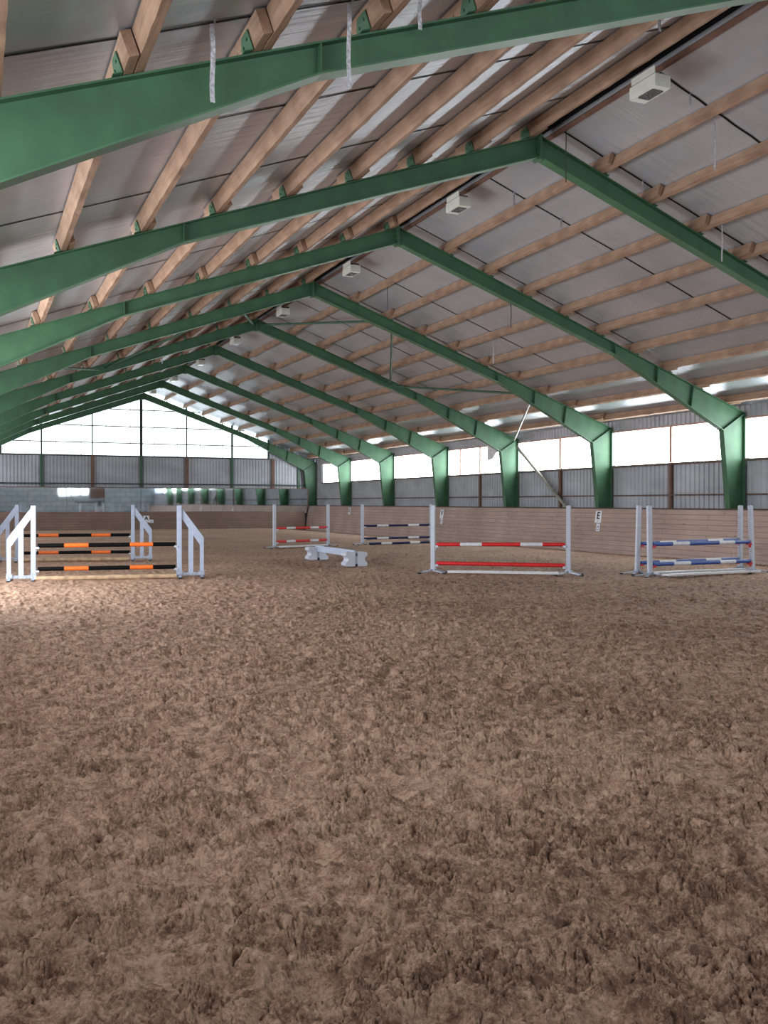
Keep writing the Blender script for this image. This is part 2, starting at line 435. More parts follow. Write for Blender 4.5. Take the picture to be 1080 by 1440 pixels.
def corrugate(mb, along, c0, c1, wall, z0, z1, per=.21, amp=.034, nsgn=1, mi=0):
    """trapezoid ribs; along = 'x' or 'y', wall = fixed coordinate, z0/z1 = functions of the coordinate"""
    k = int(round((c1-c0)/per)); per = (c1-c0)/k
    prof = [(0, 0), (.42, 0), (.52, 1), (.90, 1)]
    cs = [(c0 + (i+p)*per, a*amp*nsgn) for i in range(k) for p, a in prof] + [(c1, 0)]
    vs = []
    for c, a in cs:
        for z in (z0(c), z1(c)):
            vs.append((c, wall+a, z) if along == 'x' else (wall+a, c, z))
    mb.add(vs, [(2*i, 2*i+2, 2*i+3, 2*i+1) for i in range(len(cs)-1)], mi)
SILL, HEAD = 2.90, 4.10
for sgn, side in ((1, 'right'), (-1, 'left')):
    wx = sgn*11.38
    mb = MB()
    corrugate(mb, 'y', Y0, 58.9, wx, lambda c: -.3, lambda c: SILL, nsgn=-sgn)
    corrugate(mb, 'y', Y0, 58.9, wx, lambda c: HEAD, lambda c: zroof(11.38)+.04, nsgn=-sgn)
    # blind end next to the gable
    corrugate(mb, 'y', 57.5, 58.9, wx, lambda c: SILL, lambda c: HEAD, nsgn=-sgn)
    w = struct(mb.build('wall_'+side, M['cladding']))
    # thin horizontal rail
    for i in range(0, 9):
        s = MB(); s.box((sgn*11.31, (FY(i)+FY(i+1))/2, 1.86), (.05, D-.24, .05)); s.build('wall_rail', M['sill_wood'], w)
    for i in range(0, 6):
        s = MB(); s.box((sgn*11.30, (FY(i)+FY(i+1))/2, 1.55), (.09, .11, 2.62)); s.build('wall_stud', M['stud'], w)
# windows along the sides, one per bay; left row unseen, added for light
wn = 0
for sgn in (1, -1):
    for i in range(0, 9):
        wn += 1
        ya, yb = FY(i)+.13, FY(i+1)-.13
        if i == 8: yb = 57.45
        mb = MB(); mb.add([(sgn*11.40, ya, SILL), (sgn*11.40, yb, SILL), (sgn*11.40, yb, HEAD), (sgn*11.40, ya, HEAD)], [(0, 1, 2, 3) if sgn < 0 else (3, 2, 1, 0)])
        w = struct(mb.build('window_%d' % wn, M['pane'] if sgn > 0 else M['pane_left_fill'], keep=True))
        s = MB(); s.box((sgn*11.30, (ya+yb)/2, SILL-.015), (.16, yb-ya, .07)); s.build('window_sill', M['sill_wood'], w)
        s = MB(); s.box((sgn*11.32, (ya+yb)/2, HEAD+.02), (.10, yb-ya, .05)); s.build('window_head', M['pink_wood'], w)
        posts = [] if i > 5 else [(FY(i)+FY(i+1))/2]
        if i == 5: posts.append(38.55)
        for y in posts:
            s = MB(); s.box((sgn*11.32, y, (SILL+HEAD)/2+.01), (.08, .11, HEAD-SILL-.04)); s.build('window_post', M['pink_wood'], w)
        for y in ([ya+(yb-ya)*f for f in (.17, .34, .67, .84)] if i < 6 else [ya+(yb-ya)*f for f in (.25, .5, .75)]):
            s = MB(); s.box((sgn*11.385, y, (SILL+HEAD)/2), (.006, .035, HEAD-SILL-.06)); s.build('sheet_lap', M['film'], w)

# far gable
GX = 8.10
mb = MB()
corrugate(mb, 'x', -11.38, 11.38, Y1, lambda c: -.3, lambda c: 4.48, nsgn=-1, per=.2)
for s_ in (-1, 1):
    c0, c1 = sorted((s_*GX, s_*11.38))
    corrugate(mb, 'x', c0, c1, Y1, lambda c: 4.48, lambda c: zroof(c)+.04, nsgn=-1, per=.2)
wf = struct(mb.build('wall_far', M['cladding']))
for x, m_ in ((-8.75, 'dark_green'), (-5.86, 'dark_green'), (-2.95, 'stud'), (-.05, 'dark_green'), (2.77, 'stud'), (5.69, 'dark_green'), (8.42, 'stud'), (10.2, 'dark_green')):
    s = MB(); s.box((x, Y1-.10, 2.75), (.16 if m_ == 'dark_green' else .2, .10, 3.44)); s.build('wall_post', M[m_], wf)
s = MB(); s.box((0, Y1-.19, 2.76), (21.8, .06, .07)); s.build('wall_rail', M['dark_metal'], wf)
wn += 1
mb = MB()
mb.add([(x, Y1+.03, z) for x, z in [(-GX, 4.48), (GX, 4.48), (GX, zroof(GX)), (0, zroof(0)), (-GX, zroof(GX))]], [(0, 1, 2, 3, 4)])
w = struct(mb.build('window_%d' % wn, M['pane_gable'], keep=True))
s = MB(); s.box((0, Y1-.08, 4.46), (2*GX+.1, .10, .09)); s.build('window_sill', M['dark_metal'], w)
for x, wd in ((-5.86, .09), (-2.95, .07), (-.05, .17), (2.77, .07), (5.69, .12)):
    s = MB(); s.box((x, Y1-.06, (4.5+zroof(x))/2), (wd, .08, zroof(x)-4.5)); s.build('mullion', M['dark_metal'], w)
for x in (-GX, GX):
    s = MB(); s.box((x, Y1-.06, (4.5+zroof(x))/2), (.09, .08, zroof(x)-4.5)); s.build('mullion', M['dark_metal'], w)
for z in (5.26, 6.28, 7.33):
    xr = min(GX, (zroof(0)-z)/SL)
    s = MB(); s.box((0, Y1-.035, z), (2*xr, .04, .06)); s.build('transom', M['dark_metal'], w)
for k in range(-5, 6):
    x = k*1.45+.75
    s = MB(); s.box((x, Y1+.005, (4.5+zroof(x))/2), (.04, .008, zroof(x)-4.5)); s.build('sheet_lap', M['film'], w)

# near wall behind the camera (seen only in the far mirrors)
mb = MB(); mb.prism([(-11.45, -.3), (11.45, -.3), (11.45, zroof(11.45)), (0, zroof(0)+.1), (-11.45, zroof(11.45))], Y0-.12, Y0-.02)
wnear = struct(mb.build('wall_near', M['block']))
s = MB(); s.box((4.6, Y0+.02, 2.75), (2.6, .06, 1.3)); s.build('timber_panel', M['stud'], wnear)
s = MB(); s.box((3.6, Y0+.10, 1.75), (4.4, .16, .12)); s.box((4.4, Y0+.1, 1.5), (.2, .14, .5)); s.build('shelf', M['dark_metal'], wnear)
wn += 1
mb = MB(); mb.box((1.6, Y0+.02, 2.95), (3.0, .03, 1.0)); w = struct(mb.build('window_%d' % wn, M['pane_small']))
s = MB()
for z in (2.42, 3.48): s.box((1.6, Y0+.04, z), (3.2, .06, .1))
for x in (.05, 1.1, 2.1, 3.15): s.box((x, Y0+.04, 2.95), (.1, .06, 1.1))
s.build('window_frame', M['pink_wood'], w)
wn += 1
mb = MB(); mb.add([(x, Y0+.02, z) for x, z in [(-9, 4.9), (9, 4.9), (9, 5.1), (0, 8.2), (-9, 5.1)]], [(4, 3, 2, 1, 0)])  # unseen gable pane added as fill light from behind the camera
w = struct(mb.build('window_%d' % wn, M['pane_near_fill'], keep=True))

# unseen glowing doorway added in the left wall to brighten the sand
mb = MB(); mb.add([(-11.27, 15.6, .1), (-11.27, 20.2, .1), (-11.27, 20.2, 3.1), (-11.27, 15.6, 3.1)], [(0, 1, 2, 3)]); d = struct(mb.build('added_door_light', M['pane_door_fill'], keep=True))
s = MB()
for y in (15.55, 20.25): s.box((-11.26, y, 1.6), (.08, .1, 3.2))
s.box((-11.26, 17.9, 3.15), (.08, 4.8, .1)); s.build('added_door_frame', M['stud'], d)

# kickboards
BT, BX0, BX1 = 1.40, 10.38, 10.70
for sgn, side in ((1, 'right'), (-1, 'left')):
    mb = MB()
    mb.prism([(sgn*(BX0-.037), -.25), (sgn*BX1, BT), (sgn*(BX1+.04), BT), (sgn*(BX0+.003), -.25)], 20.3 if sgn < 0 else Y0+.05, 58.25)
    if sgn < 0: mb.prism([(sgn*(BX0-.037), -.25), (sgn*BX1, BT), (sgn*(BX1+.04), BT), (sgn*(BX0+.003), -.25)], Y0+.05, 15.5)
    o = struct(mb.build('baseboard_'+side, M['boards_side']))
    s = MB(); s.box((sgn*(BX1+.05), ((20.3 if sgn < 0 else Y0+.05)+58.25)/2, BT+.02), (.16, 58.25-(20.3 if sgn < 0 else Y0+.05), .035)); s.build('top_shadow_rail', M['dark_brown'], o)  # cap coloured dark to paint in the shadow line along the board top
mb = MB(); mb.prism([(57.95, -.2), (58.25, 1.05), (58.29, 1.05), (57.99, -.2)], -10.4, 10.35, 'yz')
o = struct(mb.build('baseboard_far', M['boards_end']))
s = MB(); s.box((0, 58.27, .85), (20.6, .10, .06)); s.build('mirror_ledge', M['dark_brown'], o)

# ------------------------------------------------------------------ portal frames
def offset_line(p, q, d):
    return p, q
def flange(mb, pts, y, w, t, mi=0):
    """flat strip of width w (in y) following pts in xz, thickness t on one side"""
    for a, b in zip(pts[:-1], pts[1:]):
        mb.bar((a[0], y, a[1]), (b[0], y, b[1]), w, t, up=(0, 0, 1) if abs(a[0]-b[0]) > .2 else (1, 0, 0), mi=mi)
KI = (10.455, 3.736); KO = (HX, EZ); KK = (6.58, 5.69); AB = (0, 8.008)
FW, FT, WT = .20, .018, .014
PX = [.17 + 1.165*k for k in range(10)]
def frame_meshes():
    R = {}
    for s in (1, -1):
        P = lambda p: (s*p[0], p[1])
        mb = MB()
        mb.prism([P((0, AZ)), P(KO), P(KI), P(KK), P(AB)], -WT/2, WT/2)
        flange(mb, [P((0, AZ-.005)), P((HX, EZ-.005))], 0, FW, FT)
        flange(mb, [P(AB), P(KK), P(KI)], 0, FW, FT, 1)
        R['rafter', s] = mb.mesh('rafter', [M['green'], M['green_gloss']])
        mb = MB()
        mb.prism([P(KO), P(KI), P((10.90, -.25)), P((HX, -.25))], -WT/2, WT/2)
        flange(mb, [P(KI), P((10.90, -.25))], 0, FW, FT)
        flange(mb, [P((HX-.01, EZ)), P((HX-.01, -.25))], 0, FW, FT)
        R['column', s] = mb.mesh('column', M['green'])
        mb = MB(); flange(mb, [P(KI), P((HX-.02, EZ-.02))], 0, FW*.96, .03)
        R['knee', s] = mb.mesh('knee_plate', M['dark_green'])
        for k, x in enumerate((6.58, 8.02, 9.25)):
            zb = KK[1] + (KI[1]-KK[1])*(x-KK[0])/(KI[0]-KK[0])
            # stiffener stands square to the rafter
            mb = MB(); mb.bar((s*(x), 0, zb+.01), (s*(x+.10*k/2), 0, ztop(x+.10*k/2)-.01), FW*.9, .014, up=(1, 0, 0))
            R['stiff', s, k] = mb.mesh('stiffener', M['green'])
        mb = MB()
        m3 = Matrix.Rotation(s*TH, 3, 'Y')
        mb.prism([(-.14, 0), (.14, 0), (.14, .10), (.05, .18), (-.14, .18)], -.004, .004, 'yz')
        mb.box((s*.04, 0, .005), (.09, .26, .008))
        mb.box((s*.010, .06, .09), (.012, .022, .022)); mb.box((s*.010, -.07, .12), (.012, .022, .022))
        R['cleat', s] = mb.mesh('purlin_cleat', M['green'])
    mb = MB(); mb.box((0, 0, 8.185), (.05, .24, .47)); mb.box((0, 0, 7.97), (.14, .16, .03))
    for z in (8.05, 8.15, 8.28):
        for y in (-.08, .08): mb.box((0, y, z), (.10, .03, .03))
    R['apex'] = mb.mesh('apex_plate', M['green'])
    mb = MB(); mb.box((0, 0, 0), (.2, .12, .03)); R['dark'] = mb.mesh('eave_bracket', M['dark_metal'])
    return R
FM = frame_meshes()
FL = {1: 'green steel portal frame nearest the camera, cut off by the photo top',
      9: 'green steel portal frame against the bright far gable window'}
WHERE = {2: 'its ridge near the top of the photo', 3: 'its right column nearest of those in view', 4: 'its right foot above the E sign', 5: 'with pipe braces meeting at its ridge',
         6: 'its right foot above the V sign', 7: 'standing between V and K signs', 8: 'its right foot above the K sign'}
for i in range(1, 10):
    lab = FL.get(i) or '%s green steel portal frame from the camera, %s' % (ORD[i-1], WHERE[i])
    f = thing('portal_frame', lab, 'roof frame', (0, FY(i), 0), group='green steel portal frames')
    for s in (1, -1):
        link('rafter', FM['rafter', s], f); link('column', FM['column', s], f); link('knee_plate', FM['knee', s], f)
        for k in range(3):
            if s < 0 and k > 0: continue
            link('stiffener', FM['stiff', s, k], f)
        for k, x in enumerate(PX):
            if s > 0 and k == 0: continue
            xo = x + .104
            link('purlin_cleat', FM['cleat', s], f, (s*xo, -.02, ztop(xo)+.012), (0, s*TH, 0))
    link('apex_plate', FM['apex'], f)

# ------------------------------------------------------------------ purlins
def purlin_mesh(seed, L=D+.9):
    rnd = random.Random(seed); n = 36
    vs = []; fs = []
    for q in range(n+1):
        y = L*q/n
        j = lambda a: rnd.uniform(-a, a)
        e = .0 if q in (0, n) else 1
        vs += [(-.045+j(.003)*e, y, .004+j(.006)*e), (.045+j(.003)*e, y, .004+j(.006)*e), (.045, y, .221), (-.045, y, .221)]
    for q in range(n):
        a = 4*q; b = a+4
        fs += [(a+k, b+k, b+(k+1) % 4, a+(k+1) % 4) for k in range(4)]
    fs += [(3, 2, 1, 0), (4*n, 4*n+1, 4*n+2, 4*n+3)]
    return MB().add(vs, fs).mesh('purlin', M['purlin'])
PM = [purlin_mesh(s) for s in range(6)]
for i in range(0, 9):
    for s in (1, -1):
        for k, x in enumerate(PX):
            if s > 0 and k == 0: xx = .30
            else: xx = x
            if s > 0 and k == 0: continue                     # no timber right of the ridge gap
            if i == 0 and (s > 0 or k < 3): continue          # out of the frame
            off = .049 if i % 2 else -.049
            xo = xx + off
            if i == 0: bay = 'in front of the nearest frame'
            elif i == 8: bay = 'in the bay at the far gable'
            else: bay = 'between %s and %s frames' % (ORD[i-1], ORD[i])
            row = 'ridge purlin' if k == 0 else 'purlin'
            pos = '' if k == 0 else ('lowest, ' if k == 9 else '%s down from ridge, ' % ORD[k - (s > 0)])
            lab = 'timber %s, %s slope, %s%s' % (row, 'right' if s > 0 else 'left', pos, bay)
            y0 = FY(i)-.45; 
            o = link('purlin', PM[(i*7+k*3+(s > 0)) % 6], None, (s*xo, y0, ztop(xo)+.012), (0, s*TH, 0))
            if i == 8: o.scale.y = .915
            tag(o, lab, 'roof beam', 'timber roof purlins')

# ------------------------------------------------------------------ bracing pipes
def pipe(a, b, r, lab, m='dark_green', grp='bracing pipes'):
    a, b = Vector(a), Vector(b)
    d = (b-a).normalized()
    t = thing('brace_pipe', lab, 'brace', a, group=grp)
    MB().tube(d*.12, (b-a)-d*.12, r, 12).build('pipe', M[m], t, smooth=True)
    s = MB(); s.bar((0, 0, 0), d*.2, .09, .014); s.bar((b-a)-d*.2, (b-a), .09, .014); s.build('end_plate', M['dark_green'], t)
    return t
y4, y5 = FY(4)+.12, FY(5)-.12
def on(x, drop=.16): return ztop(x)-drop
for s, nm in ((1, 'right'), (-1, 'left')):
    pipe((s*.15, y5, on(.15)), (s*2.25, y4, on(2.25)), .04, 'green brace pipe on the %s roof slope, topmost, leaving the fifth ridge' % nm)
    pipe((s*2.75, y4, on(2.75)), (s*5.4, y5, on(5.4)), .04, 'green brace pipe on the %s roof slope, second from the ridge' % nm)
    pipe((s*5.6, y5, on(5.6)), (s*7.5, y4, on(7.5, .3)), .04, 'green brace pipe on the %s roof slope, third from the ridge' % nm)
    pipe((s*8.0, y4, on(8, .35)), (s*11.05, y5, on(11.05)), .04, 'pale brace pipe on the %s roof slope, lowest, reaching the eave' % nm, 'pipe')
pipe((11.14, y5-.02, 4.0), (11.14, 29.55, 1.28), .065, 'grey diagonal brace pipe across the right wall below the windows', 'pipe')

# ------------------------------------------------------------------ ridge lamps
def lamp(first=[None]):
    t = thing('ceiling_lamp', '', 'lamp')
    mb = MB()
    # tapered housing 0.30 x 0.62 x 0.22, origin under the ridge
    mb.prism([(-.15, .0), (.15, .0), (.15, .20), (-.15, .20)], -.31, .31)
    mb.build('housing', M['cream_metal'], t, bevel=.008)
    g = MB(); 
    pts = [(-.09, -.20), (-.11, -.18), (-.11, .14), (-.09, .16), (.09, .16), (.11, .14), (.11, -.18), (.09, -.20)]
    g.prism(pts, -.006, .002, 'xy'); g.build('glass', M['glass_dark'], t)
    s = MB(); s.prism([(-.31, .20), (.24, .20), (.24, .31), (-.31, .31)], -.165, -.15, 'yz'); s.build('reflector_flap', M['cream_metal'], t)
    s = MB(); s.tube((-.08, -.27, .2), (.03, -.22, .29), .006, 6); s.tube((.02, -.27, .2), (.03, -.22, .29), .006, 6); s.build('cable', M['white_plastic'], t)
    s = MB(); s.box((.05, -.06, .27), (.24, .12, .045)); s.box((-.02, .1, .24), (.03, .03, .08)); s.build('mounting_block', M['stud'], t)
    return t
LZ = 7.98
lam = lamp()
nlab = 'white box lamp hanging under the ridge between %s'
for i in range(1, 9):
    o = lam if i == 1 else dup(lam, (0, 0, 0))
    o.location = (.08, (FY(i)+FY(i+1))/2 + .1, LZ)
    o['label'] = nlab % ('the %s and %s green frames' % (ORD[i-1], ORD[i])) + (', nearest one' if i == 1 else '')
    o['category'] = 'lamp'; o['group'] = 'box lamps under the ridge'

# ------------------------------------------------------------------ hanging foil tapes
def strap(x, y, L, m, lab, w=.045):
    s = 1 if x > 0 else -1
    t = MB(); n = 6; vs = []
    for q in range(n+1):
        dx = .006*math.sin(q*1.3+x)
        vs += [(dx-w/2, 0, -L*q/n), (dx+w/2, .004, -L*q/n)]
    t.add(vs, [(2*q, 2*q+1, 2*q+3, 2*q+2) for q in range(n)])
    # folded end stuck to the sheet
    t.add([(-w/2, -.08, .0), (w/2, -.08, .0), (w/2, .004, .0), (-w/2, .0, .0)], [(0, 1, 2, 3)])
    o = t.build('hanging_tape', M[m], None, (x, y, zroof(abs(x))-.006))
    tag(o, lab, 'tape', 'loose foil tapes hanging from the roof')
strap(-7.67, 8.21, .70, 'strap', 'silver tape hanging at the upper left, before the nearest green rafter')
strap(-6.35, 8.26, .80, 'strap', 'longest silver tape crossing the nearest green rafter, upper middle of photo')
strap(-5.57, 8.33, .34, 'strap', 'short silver tape at the top edge of the photo, just behind the nearest rafter')
strap(-1.56, 9.55, .45, 'strap', 'silver tape hanging over the nearest rafter beside the nearest box lamp', .05)
strap(.45, 14.5, .95, 'dark_strap', 'thin dark tape hanging just right of the second ridge', .025)
strap(1.58, 11.91, .98, 'strap', 'speckled tape hanging between first and second purlins at upper right', .045)
strap(3.88, 14.14, .88, 'strap', 'silver tape hanging in front of the second right rafter', .04)
strap(1.09, 11.94, .19, 'strap', 'stub of tape hanging right of the nearest box lamp', .045)
strap(1.03, 17.24, .28, 'strap', 'short tape hanging right of the second box lamp')
strap(2.21, 17.2, .2, 'strap', 'stub of tape hanging on the right slope above the third rafter')
strap(2.26, 14.54, .18, 'strap', 'stub of tape hanging just above the second right rafter')
strap(4.05, 22.27, .72, 'dark_strap', 'dark tape hanging beside the third right rafter, mid slope', .025)
strap(5.16, 25.11, .85, 'strap', 'silver tape hanging between third and fourth right rafters')
strap(1.57, 25.13, .8, 'dark_strap', 'dark tape hanging right of the third box lamp', .02)
strap(6.41, 41.72, .42, 'strap', 'small silver tape far down the right slope beyond the sixth rafter', .05)
strap(-3.18, 34.95, .75, 'strap', 'pale tape hanging far down the left slope below the fifth rafter', .035)
# torn plastic sheet beside a window
mb = MB(); n = 8; vs = []
for q in range(n+1):
    u = q/n; yv = 34.0 + 1.9*u
    vs += [(11.20-.05*math.sin(6*u), yv, 4.12), (11.12-.14*math.sin(5*u+.5), yv, 4.12-.62*(u**.6)-.05*math.sin(9*u))]
mb.add(vs, [(2*q, 2*q+2, 2*q+3, 2*q+1) for q in range(n)])
o = mb.build('torn_plastic_sheet', M['film'], None, smooth=True); tag(o, 'torn white plastic sheet drooping over the right windows beside the fifth column', 'plastic sheet')

# ------------------------------------------------------------------ mirrors on the far wall
MX0, MX1, NM = -8.83, 10.68, 9
pw = (MX1-MX0)/NM
rr = random.Random(3)
for k in range(NM):
    x0 = MX0+k*pw; xc = x0+pw/2
    lab = 'wall mirror panel above the far kickboard, ' + ['leftmost, cut by the photo edge', 'second from the left photo edge', 'third from the left photo edge', 'fourth from the left photo edge',
          'middle one of the nine', 'fourth from the right end', 'third from the right end', 'next to the rightmost', 'rightmost, with a brown end frame'][k]
    t = thing('wall_mirror', lab, 'mirror', (xc, 58.40, 1.71), (math.radians(rr.uniform(-.08, .04)), 0, math.radians(rr.uniform(-.25, .25))), group='mirror panels along the far wall')
    MB().box((0, 0, 0), (pw-.012, .012, 1.60)).build('glass', M['mirror'], t)
    s = MB(); s.box((0, .02, .81), (pw-.002, .06, .05)); s.box((0, .02, -.81), (pw-.002, .06, .05))
    if k == NM-1: s.box((pw/2-.03, .005, 0), (.06, .05, 1.67))
    s.build('mirror_frame', M['stud'], t)

# ------------------------------------------------------------------ letter signs
def text_mesh(txt, size, depth=.004):
    cu = bpy.data.curves.new('letter', 'FONT'); cu.body = txt; cu.size = size; cu.extrude = depth; cu.align_x = 'CENTER'; cu.align_y = 'CENTER'; cu.offset = .008
    o = bpy.data.objects.new('tmp', cu); COL.objects.link(o)
    dg = bpy.context.evaluated_depsgraph_get(); dg.update()
    me = bpy.data.meshes.new_from_object(o.evaluated_get(dg)); bpy.data.objects.remove(o); bpy.data.curves.remove(cu)
    return me
def sign(txt, loc, rot, w, h, lab):
    t = thing('letter_sign', lab, 'sign', loc, rot, group='dressage letter signs')
    MB().box((0, 0, 0), (w, h, .012)).build('plate', M['sign'], t, bevel=.004)
    me = text_mesh(txt, h*.84); me.materials.clear(); me.materials.append(M['ink'])
    link('letter', me, t, (0, h*.08, .0075))
    MB().box((0, -h*.36, .0075), (.022, .035, .004)).build('mark', M['ink'], t)
def small(loc, rot, lab, w=.2, h=.26):
    t = thing('notice_plate', lab, 'sign', loc, rot, group='small plates under the letters')
    MB().box((0, 0, 0), (w, h, .01)).build('plate', M['sign'], t)
    s = MB()
    s.bar((-w*.28, -h*.12, .006), (-w*.05, h*.18, .006), .02, .004, (0, 0, 1)); s.bar((-w*.05, h*.18, .006), (w*.2, h*.1, .006), .02, .004, (0, 0, 1))
    s.bar((w*.2, h*.1, .006), (w*.1, -h*.12, .006), .02, .004, (0, 0, 1)); s.box((0, -h*.3, .006), (w*.6, .018, .004))
    s.build('emblem', M['blue_ink'], t)
lean = math.atan2(BX1-BX0, BT+.15)
def brd(y, z): return (BX1 - (BX1-BX0)*(BT-z)/(BT+.15) - .016, y, z)
rotR = Euler((PI/2, 0, -PI/2)).to_matrix()
rotR = (Matrix.Rotation(lean*.75, 3, 'Y') @ rotR).to_euler()
sign('E', brd(27.1, 1.11), rotR, .36, .42, 'white dressage sign with black letter E on the right kickboard')
small(brd(27.02, .74), rotR, 'small white plate with a blue mark under the E sign')
sign('V', brd(39.1, 1.08), rotR, .36, .40, 'white dressage sign with black letter V on the right kickboard')
small(brd(39.0, .74), rotR, 'small white plate with a blue mark under the V sign')
sign('K', brd(50.9, 1.12), rotR, .36, .40, 'white dressage sign with black letter K near the far right corner')
sign('A', (.12, 58.12, .60), (PI/2-.2, 0, 0), .36, .42, 'white dressage sign with black letter A under the far mirrors')
small((.42, 58.08, .46), (PI/2-.2, 0, 0), 'small white plate beside the A sign', .24, .20)

# ------------------------------------------------------------------ jumps
def pole(p, q, r, bands, mats, lab, grp=None, name='jump_pole', cat='jump pole'):
    p, q = Vector(p), Vector(q); L = (q-p).length; n = 16
    cuts = [0] + bands + [1]
    mb = MB()
    ring = lambda x, rad: [(x, rad*math.cos(2*PI*i/n), rad*math.sin(2*PI*i/n)) for i in range(n)]
    xs = [(0, r*.75), (.012, r)] + [(c*L, r) for c in bands] + [(L-.012, r), (L, r*.75)]
    ids = [0] + [k % 2 for k in range(len(bands)+1)] + [0]
    if len(mats) == 3: ids[0] = ids[-1] = 2
    vs = []
    for x, rad in xs: vs += ring(x, rad)
    mb.add(vs, [])
    for k in range(len(xs)-1):
        a = k*n
        mb.f += [(a+i, a+(i+1) % n, a+n+(i+1) % n, a+n+i) for i in range(n)]; mb.mi += [ids[k]]*n
    e = 2 if len(mats) == 3 else 0
    mb.f += [tuple(range(n-1, -1, -1)), tuple(range((len(xs)-1)*n, len(xs)*n))]; mb.mi += [e, e]
    o = mb.build(name, [M[m] for m in mats], None, p, smooth=True)
    o.rotation_euler = (q-p).to_track_quat('X', 'Z').to_euler()
    return tag(o, lab, cat, grp)
BAND = [.187, .36, .66, .83]

def wing_meshes():
    R = {}
    # local +x runs from the inner post outwards
    b = .022
    R['inner'] = MB().box((.0, 0, .80), (.10, .09, 1.48)).mesh('post', M['white'], bevel=.006)
    R['mid'] = MB().prism([(.19, .10), (.29, .10), (.29, 1.09), (.19, 1.245)], -b, b).mesh('slat', M['white'])
    R['out'] = MB().prism([(.43, .10), (.51, .10), (.51, .83), (.43, .93)], -b, b).mesh('slat', M['white'])
    R['top'] = MB().prism([(.05, 1.49), (.51, .86), (.51, .72), (.43, .70), (.05, 1.27)], -.02, .02).mesh('top_slat', M['white'])
    R['rail'] = MB().box((.23, -.0, .085), (.56, .07, .06)).mesh('base_rail', M['grey_metal'])
    mb = MB()
    for x in (0.0, .46):
        mb.bar((x, -.24, .015), (x, 0, .075), .06, .02); mb.bar((x, .24, .015), (x, 0, .075), .06, .02); mb.box((x, 0, .10), (.12, .11, .10))
    R['foot'] = mb.mesh('foot', M['grey_metal'])
    mb = MB()
    for x in (0.0, .46):
        for y in (-.25, .25): mb.box((x, y, .012), (.075, .05, .03))
    R['tips'] = mb.mesh('foot_pad', M['black_rubber'])
    mb = MB(); mb.box((-.075, 0, 0), (.07, .10, .018)); mb.box((-.075, .055, .012), (.07, .012, .04)); mb.box((-.075, -.055, .012), (.07, .012, .04)); mb.box((-.056, 0, -.03), (.012, .06, .07))
    R['cup'] = mb.mesh('cup', M['white_plastic'])
    return R
WM = wing_meshes()
def wing(loc, ang, cups, lab, grp):
    t = thing('wing_stand', lab, 'jump stand', loc, (0, 0, ang), grp)
    for k, nm in (('inner', 'post'), ('mid', 'slat'), ('out', 'slat'), ('top', 'top_slat'), ('rail', 'base_rail'), ('tips', 'foot_pad'), ('foot', 'foot')): link(nm, WM[k], t)
    for z in cups: link('cup', WM['cup'], t, (0, 0, z))
def post_meshes():
    R = {}
    R['post'] = MB().box((0, 0, .81), (.105, .085, 1.47)).mesh('post', M['white_plastic'], bevel=.012)
    mb = MB()
    for k in range(26): mb.box((-.0535, 0, .25+k*.048), (.004, .018, .02))
    R['holes'] = mb.mesh('pin_track', M['dark_metal'])
    mb = MB()
    mb.bar((0, 0, .075), (.34, 0, .018), .055, .022); mb.box((.03, 0, .075), (.10, .07, .05)); R['leg'] = mb.mesh('foot', M['grey_metal'])
    mb = MB(); mb.box((.345, 0, .014), (.07, .065, .03)); R['tip'] = mb.mesh('foot_tip', M['black_rubber'])
    mb = MB(); mb.box((-.088, 0, 0), (.075, .10, .018)); mb.box((-.088, .055, .014), (.075, .012, .045)); mb.box((-.088, -.055, .014), (.075, .012, .045)); mb.box((-.058, 0, -.03), (.012, .06, .07))
    R['cup'] = mb.mesh('cup', M['white_plastic'])
    R['redcup'] = mb.mesh('cup', M['red_plastic'])
    return R
SM = post_meshes()
def stand(loc, ang, cups, lab, grp, tilt=0, red=()):
    """local -x faces the poles"""
    t = thing('jump_stand', lab, 'jump stand', loc, (0, tilt, ang), grp)
    link('post', SM['post'], t); link('pin_track', SM['holes'], t)
    for a in (-PI/2-.95, -PI/2+.95, PI/2-.95, PI/2+.95):
        l = link('foot', SM['leg'], t, (0, 0, 0), (0, 0, a)); link('foot_tip', SM['tip'], l)
    for z in cups: 
        c = link('cup', SM['redcup' if z in red else 'cup'], t, (0, 0, z))
        if z in red: c['label'] = 'red cup'
def ang(a, b): return math.atan2(b[1]-a[1], b[0]-a[0])
def jump(Lp, Rp, zs, kind, labs, grp, labL, labR, r=.044, tilts=(0, 0), red=(), poles=True):
    """zs = list of (zl, zr) pole heights; stands at Lp, Rp"""
    a = ang(Lp, Rp); d = Vector((math.cos(a), math.sin(a), 0)); Lv, Rv = Vector((*Lp, 0)), Vector((*Rp, 0))
    if kind == 'wing':
        wing(Lv, a+PI, [z[0]-r-.014 for z in zs], labL, grp); wing(Rv, a, [z[1]-r-.014 for z in zs], labR, grp)
    else:
        stand(Lv, a+PI, [round(z[0]-r-.014, 3) for z in zs], labL, grp, tilts[0], [round(z[0]-r-.014, 3) for z in zs if red]); stand(Rv, a, [round(z[1]-r-.014, 3) for z in zs], labR, grp, tilts[1], [round(z[1]-r-.014, 3) for z in zs if red])
    for (zl, zr), (mats, bands, lab) in zip(zs, labs):
        p = Lv + d*(.078 + max(0, -tilts[0]*zl)) + Vector((0, 0, zl)); q = Rv - d*(.078 + max(0, -tilts[1]*zr)) + Vector((0, 0, zr))
        pole(p, q, r, bands, mats, lab, grp and 'poles of the jumps')
    return Lv, Rv, d
ob = ('black', 'orange')
